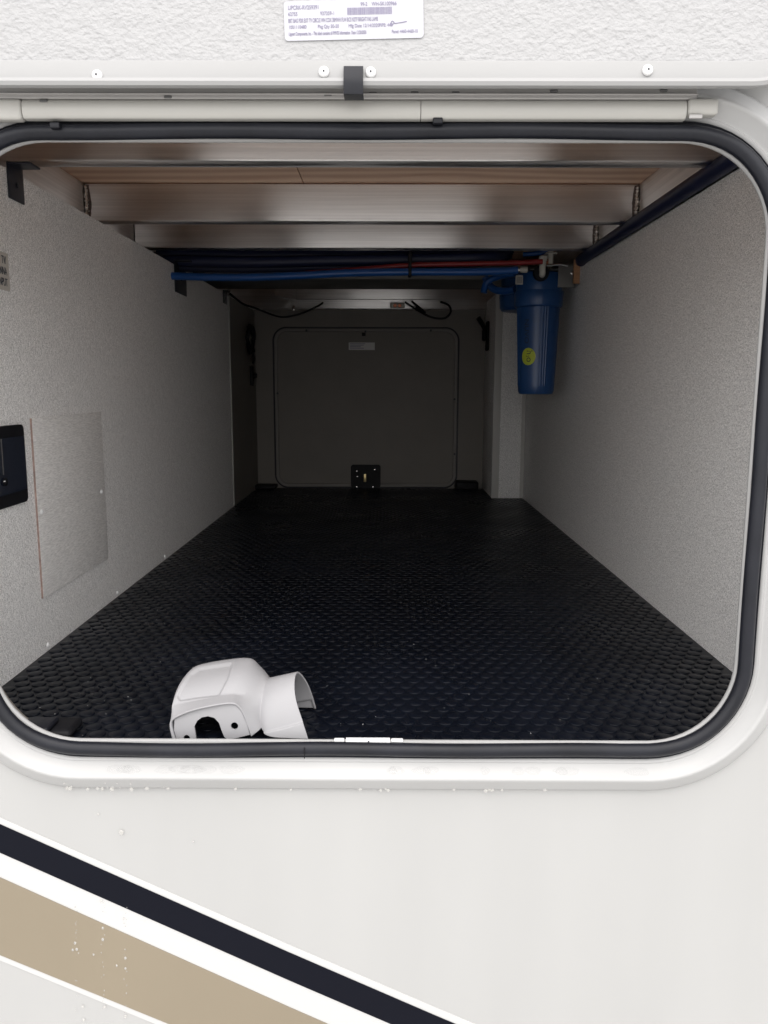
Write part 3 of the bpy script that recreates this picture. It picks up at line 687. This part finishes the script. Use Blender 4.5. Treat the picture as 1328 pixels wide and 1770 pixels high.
# foam-covered pipe along the top of the right wall
ye = at(1006, 452, 'x', XR-.01).y
mb = MB(); mb.tube([(XR-.012, .056, ZR+.016), (XR-.010, .6, ZR+.018), (XR-.013, 1.0, ZR+.016), (XR-.012, ye-.05, ZR+.014), (XR-.012, ye, ZR+.010)], .0175, 16, 8)
tag(mb.build('foam_pipe', M['hose']), 'black foam-wrapped pipe running inward along the top of the right wall', 'pipe')

# ------------------------------------------------------------------ white plastic cover lying on the mat
org = at(400, 1283, 'z', FZ)
cv = thing('plastic_cover', (org.x, .08, FZ), 'pale grey moulded plastic cover with arched sleeve lying on the black mat', 'plastic cover')
S = [
 [(305, 1284, .026), (297, 1250, .030), (298, 1228, .040), (309, 1196, .070), (331, 1160, .120), (352, 1190, .160), (350, 1224, .155)],
 [(312, 1284, .022), (306, 1240, .026), (307, 1219, .038), (318, 1188, .070), (340, 1153, .125), (365, 1185, .172), (362, 1220, .165)],
 [(330, 1284, .022), (335, 1226, .026), (336, 1213, .038), (348, 1179, .072), (368, 1146, .130), (382, 1180, .182), (382, 1215, .178)],
 [(370, 1284, .022), (372, 1218, .026), (373, 1205, .038), (385, 1170, .075), (402, 1141, .135), (410, 1176, .190), (410, 1213, .185)],
 [(405, 1282, .024), (402, 1213, .027), (404, 1199, .040), (414, 1165, .078), (430, 1138, .138), (436, 1174, .192), (436, 1211, .185)],
 [(434, 1273, .030), (417, 1218, .030), (424, 1206, .046), (434, 1172, .080), (447, 1145, .138), (455, 1178, .186), (455, 1213, .178)],
 [(447, 1262, .038), (435, 1228, .042), (440, 1208, .056), (447, 1183, .085), (457, 1160, .130), (463, 1185, .168), (463, 1218, .165)],
 [(450, 1258, .044), (447, 1236, .050), (451, 1208, .060), (457, 1184, .085), (464, 1174, .118), (471, 1190, .145), (472, 1223, .150)],
 [(459, 1274, .034), (456, 1240, .042), (461, 1205, .056), (469, 1178, .084), (479, 1172, .112), (487, 1192, .138), (489, 1225, .148)],
 [(490, 1275, .034), (484, 1240, .040), (481, 1202, .054), (489, 1172, .083), (499, 1168, .110), (509, 1190, .136), (513, 1226, .146)],
 [(527, 1279, .034), (517, 1243, .040), (503, 1203, .052), (504, 1167, .080), (513, 1166, .108), (530, 1192, .134), (540, 1228, .146)]]
V = [[at(417+(x-417)*1.055, y-(7 if y < 1200 else 0), 'y', yy) for x, y, yy in row] for row in S]
for i in range(1, 6):
    x_, y_, d_ = S[i][2]; V[i][2] = at(417+(x_-417)*1.055, y_-1, 'y', d_+.010)
for row in V:
    for p in row: p.z = max(p.z, FZ+.004)
me = bpy.data.meshes.new('shell'); nv = len(S[0]); vv = [p for row in V for p in row]; ff = []
for i in range(len(S)-1):
    for j in range(nv-1):
        if j == 0 and i < 5: continue
        ff.append((i*nv+j, i*nv+j+1, (i+1)*nv+j+1, (i+1)*nv+j))
# left end cap
ff.append((0, 6, 5, 1)); ff.append((1, 5, 4, 2)); ff.append((2, 4, 3))
me.from_pydata([tuple(p) for p in vv], [], ff)
bm = bmesh.new(); bm.from_mesh(me); bmesh.ops.recalc_face_normals(bm, faces=bm.faces[:])
cl_ = bm.edges.layers.float.new('crease_edge'); bm.verts.ensure_lookup_table()
def crease(i, j, k, l, val):
    e = bm.edges.get((bm.verts[i*nv+j], bm.verts[k*nv+l]))
    if e: e[cl_] = val
for i in range(5): crease(i, 1, i+1, 1, .95); crease(i, 2, i+1, 2, .75)
crease(5, 0, 5, 1, .8)
for i in range(1, 5): crease(i, 4, i+1, 4, .35)
for j in range(2, 5): crease(1, j, 1, j+1, .3)
for j in range(nv-1): crease(10, j, 10, j+1, 1); crease(7, j, 7, j+1, .6)
for f_ in bm.faces: f_.smooth = True
bm.to_mesh(me); bm.free(); me.materials.append(M['cover'])
sh = bpy.data.objects.new('shell', me); C.objects.link(sh); par(sh, cv)
m_ = sh.modifiers.new('sub', 'SUBSURF'); m_.levels = m_.render_levels = 5; m_.boundary_smooth = 'PRESERVE_CORNERS'
bpy.context.view_layer.update()
me2 = bpy.data.meshes.new_from_object(sh.evaluated_get(bpy.context.evaluated_depsgraph_get())); sh.modifiers.clear(); sh.data = me2
CI = CM.inverted()
def proj(p): q = CI @ p; return 664+F*q.x/-q.z, 885-F*q.y/-q.z
def sdist(x, y, poly):
    ins = False; dm = 1e9; n = len(poly)
    for i in range(n):
        x1, y1 = poly[i]; x2, y2 = poly[(i+1) % n]
        if (y1 > y) != (y2 > y) and x < (x2-x1)*(y-y1)/(y2-y1)+x1: ins = not ins
        L2 = (x2-x1)**2+(y2-y1)**2; t = max(0, min(1, ((x-x1)*(x2-x1)+(y-y1)*(y2-y1))/L2))
        dm = min(dm, math.hypot(x-x1-t*(x2-x1), y-y1-t*(y2-y1)))
    return dm if ins else -dm
def press(poly, depth, wdt, test):
    """mould step: sink or raise the skin inside a patch, with a bevelled border"""
    mv = []
    for q in me2.vertices:
        if not test(q): continue
        x, y = proj(sh.matrix_world @ q.co); d = sdist(x, y, poly)
        k = max(0, min(1, (d+wdt)/wdt)); k = k*k*(3-2*k)
        if k > 0: mv.append((q.index, q.normal.copy()*depth*k))
    for i, o_ in mv: me2.vertices[i].co += o_
sgn = 1 if sum((q.normal.z > 0) for q in me2.vertices) > len(me2.vertices)/2 else -1
press([(309, 1203), (315, 1190), (331, 1166), (345, 1157), (398, 1149), (391, 1172), (377, 1199), (345, 1203), (312, 1208)], -.0030*sgn, 5, lambda q: q.normal.z*sgn > -.2 and q.co.y < 9)
press([(455, 1268), (490, 1260), (525, 1250), (545, 1300), (455, 1300)], .0030*sgn, 3.5, lambda q: q.normal.y*sgn < .1)
press([(500, 1216), (538, 1209), (548, 1240), (500, 1240)], .0022*sgn, 3, lambda q: q.normal.y*sgn > .1)
m_ = sh.modifiers.new('sol', 'SOLIDIFY'); m_.thickness = .003; m_.offset = -1
# face plate with U cut-out and two holes
def cyl_hole(cx, cy, r, n=20): return [(cx+r*math.cos(2*math.pi*k/n), cy+r*math.sin(2*math.pi*k/n)) for k in range(n)]
outer = [(306, 1285), (301, 1262), (302, 1243), (308, 1233), (330, 1226), (360, 1219), (385, 1216), (400, 1216), (411, 1221), (418, 1232), (427, 1252), (432, 1270), (420, 1273), (408, 1276), (394, 1278), (388, 1274), (383, 1262), (379, 1250), (371, 1241), (360, 1238), (349, 1240), (341, 1246), (336, 1256), (338, 1268), (340, 1285)]
def plate_mesh(name, m, ydep, th):
    cu = bpy.data.curves.new(name, 'CURVE'); cu.dimensions = '2D'; cu.fill_mode = 'BOTH'; cu.extrude = th
    for loop in (outer, cyl_hole(323, 1276, 5.6), cyl_hole(405.5, 1255, 6.4)):
        sp_ = cu.splines.new('POLY'); sp_.points.add(len(loop)-1)
        for q, (x, y_) in zip(sp_.points, loop): q.co = (x/1000, -y_/1000, 0, 1)
        sp_.use_cyclic_u = True
    t = bpy.data.objects.new(name, cu); C.objects.link(t); bpy.context.view_layer.update()
    me = bpy.data.meshes.new_from_object(t.evaluated_get(bpy.context.evaluated_depsgraph_get())); bpy.data.objects.remove(t)
    for q in me.vertices:
        k = q.co.z/th; yy = ydep + (1-k)*th/2
        p = at(q.co.x*1000, -q.co.y*1000, 'y', ydep); q.co = (p.x, p.y+(1-k)*th/2, max(p.z, FZ+.003))
    me.materials.clear(); me.materials.append(m)
    o = bpy.data.objects.new(name, me); C.objects.link(o); par(o, cv); return o
plate_mesh('face_plate', M['cover'], .031, .0035)
# small white plug connector lying on the lip
a = at(578, 1280, 'y', -.002); b2 = at(697, 1280, 'y', -.002)
zc = OP[2]+.0015
pg = thing('bubble_clip', ((a.x+b2.x)/2, 0, zc), 'slim white plastic clip strip resting on the bottom lip of the hatch', 'clip')
MB().box((a.x+.016, -.006, zc-.003), (b2.x-.018, .002, zc+.0025), .001).build('body', M['screww'], pg)
MB().box((a.x, -.005, zc-.002), (a.x+.014, .001, zc+.0022), .001).build('end', M['screww'], pg)
MB().box((b2.x-.0165, -.005, zc-.002), (b2.x, .001, zc+.0022), .001).build('end', M['screww'], pg)
MB().box(((a.x+b2.x)/2-.001, -.0064, zc-.001), ((a.x+b2.x)/2+.001, -.0058, zc+.001)).build('mark', M['ink_dark'], pg)
# low black latch base at the near left corner
p0 = at(35, 1262, 'z', FZ+.012); 
nb = thing('corner_latch', (p0.x, .05, FZ), 'low rounded black plastic latch base in the near left corner of the mat', 'latch')
x0_, x1_ = at(33, 1262, 'z', FZ).x, at(140, 1262, 'z', FZ).x
MB().box((x0_, .028, FZ+.0022), (x1_, .082, FZ+.016), .007).build('base', M['black'], nb)
MB().box((x0_+.02, .020, FZ+.016), (x1_-.028, .062, FZ+.024), .0035).build('cap', M['rubber'], nb)

# ------------------------------------------------------------------ rain drops
mb = MB()
def drop(c, r, ax='y', st=1.0):
    n = 10; vv = []
    pr = [(0.05, 1), (.45, .9), (.8, .62), (.97, .3), (1, 0)]
    for (k, h) in pr:
        for i in range(n):
            t = 2*math.pi*i/n
            a, b_ = r*k*math.cos(t), r*k*math.sin(t)*st
            vv.append((c[0]+a, c[1]-r*.55*h, c[2]+b_) if ax == 'y' else (c[0]+a, c[1]+b_, c[2]+r*.12*h))
    mb.add(vv, [(i*n+k, i*n+(k+1) % n, (i+1)*n+(k+1) % n, (i+1)*n+k) for i in range(4) for k in range(n)]+[tuple(range(n)), tuple(4*n+k for k in range(n))])
for (px, py, r) in ((210, 1439, .0035), (130, 1630, .002), (133, 1641, .002), (126, 1642, .0018), (178, 1604, .0018), (178, 1624, .0022), (217, 1656, .002), (202, 1669, .0016), (217, 1674, .0018), (162, 1650, .0015), (170, 1408, .0015), (334, 1455, .0015),
                    (143, 1740, .002), (145, 1763, .002), (181, 1741, .002), (217, 1757, .002), (175, 1557, .0018), (214, 1588, .0015)):
    drop(at(px, py, 'y', -.0024), r, st=1.25)
for x in (133, 178, 217):
    for i in range(16):
        py = random.uniform(1560, 1768); drop(at(x+random.uniform(-3, 3), py, 'y', -.0024), random.uniform(.0004, .0009), st=1.5)
for i in range(26):
    px = random.choice((random.uniform(110, 300), random.uniform(400, 1120))); p = at(px, 1366, 'y', -.006)
    drop((p.x, -.0085, OP[2]-.0675+random.uniform(-.0025, .0005)), random.uniform(.0012, .0032), st=random.uniform(.8, 1.3))
for i in range(14):
    px = random.uniform(100, 300); p = at(px, random.uniform(1340, 1360), 'y', -.012); drop((p.x, -.0150, p.z), random.uniform(.0005, .0012))
for i in range(0):
    xx = random.uniform(-.45, .35); zz = random.uniform(-.9, -.57); drop((xx, -.0024 if zz < -.58 else -.0004, zz), random.uniform(.0003, .0006))
tag(mb.build('water_drops', M['bead']), 'rain drops and dribbles on the white wall and frame', 'water drops', kind='stuff')
mb = MB()
for i in range(20):   # puddles on the sloping ledge of the frame
    px = random.uniform(180, 1120); xx = at(px, 1322, 'y', -.01).x; rx = random.uniform(.006, .02); n = 18
    dd = lambda t: rx*math.cos(t)*(1+.15*math.sin(3*t+i))
    vv = []
    for (k, h) in ((.1, 1), (.6, .9), (.9, .5), (1, 0)):
        for q in range(n):
            t = 2*math.pi*q/n; s = .5+.42*k*math.sin(t)
            d_ = .034+.010*s; y_ = -.0045-.0115*s
            vv.append((xx+k*dd(t), y_-h*.0008, OP[2]-d_+h*.0010))
    mb.add(vv, [(j*n+q, j*n+(q+1) % n, (j+1)*n+(q+1) % n, (j+1)*n+q) for j in range(3) for q in range(n)]+[tuple(range(n)), tuple(3*n+q for q in range(n))])
tag(mb.build('puddles', M['film']), 'flat rain puddles on the sloping ledge under the opening', 'water', kind='stuff')
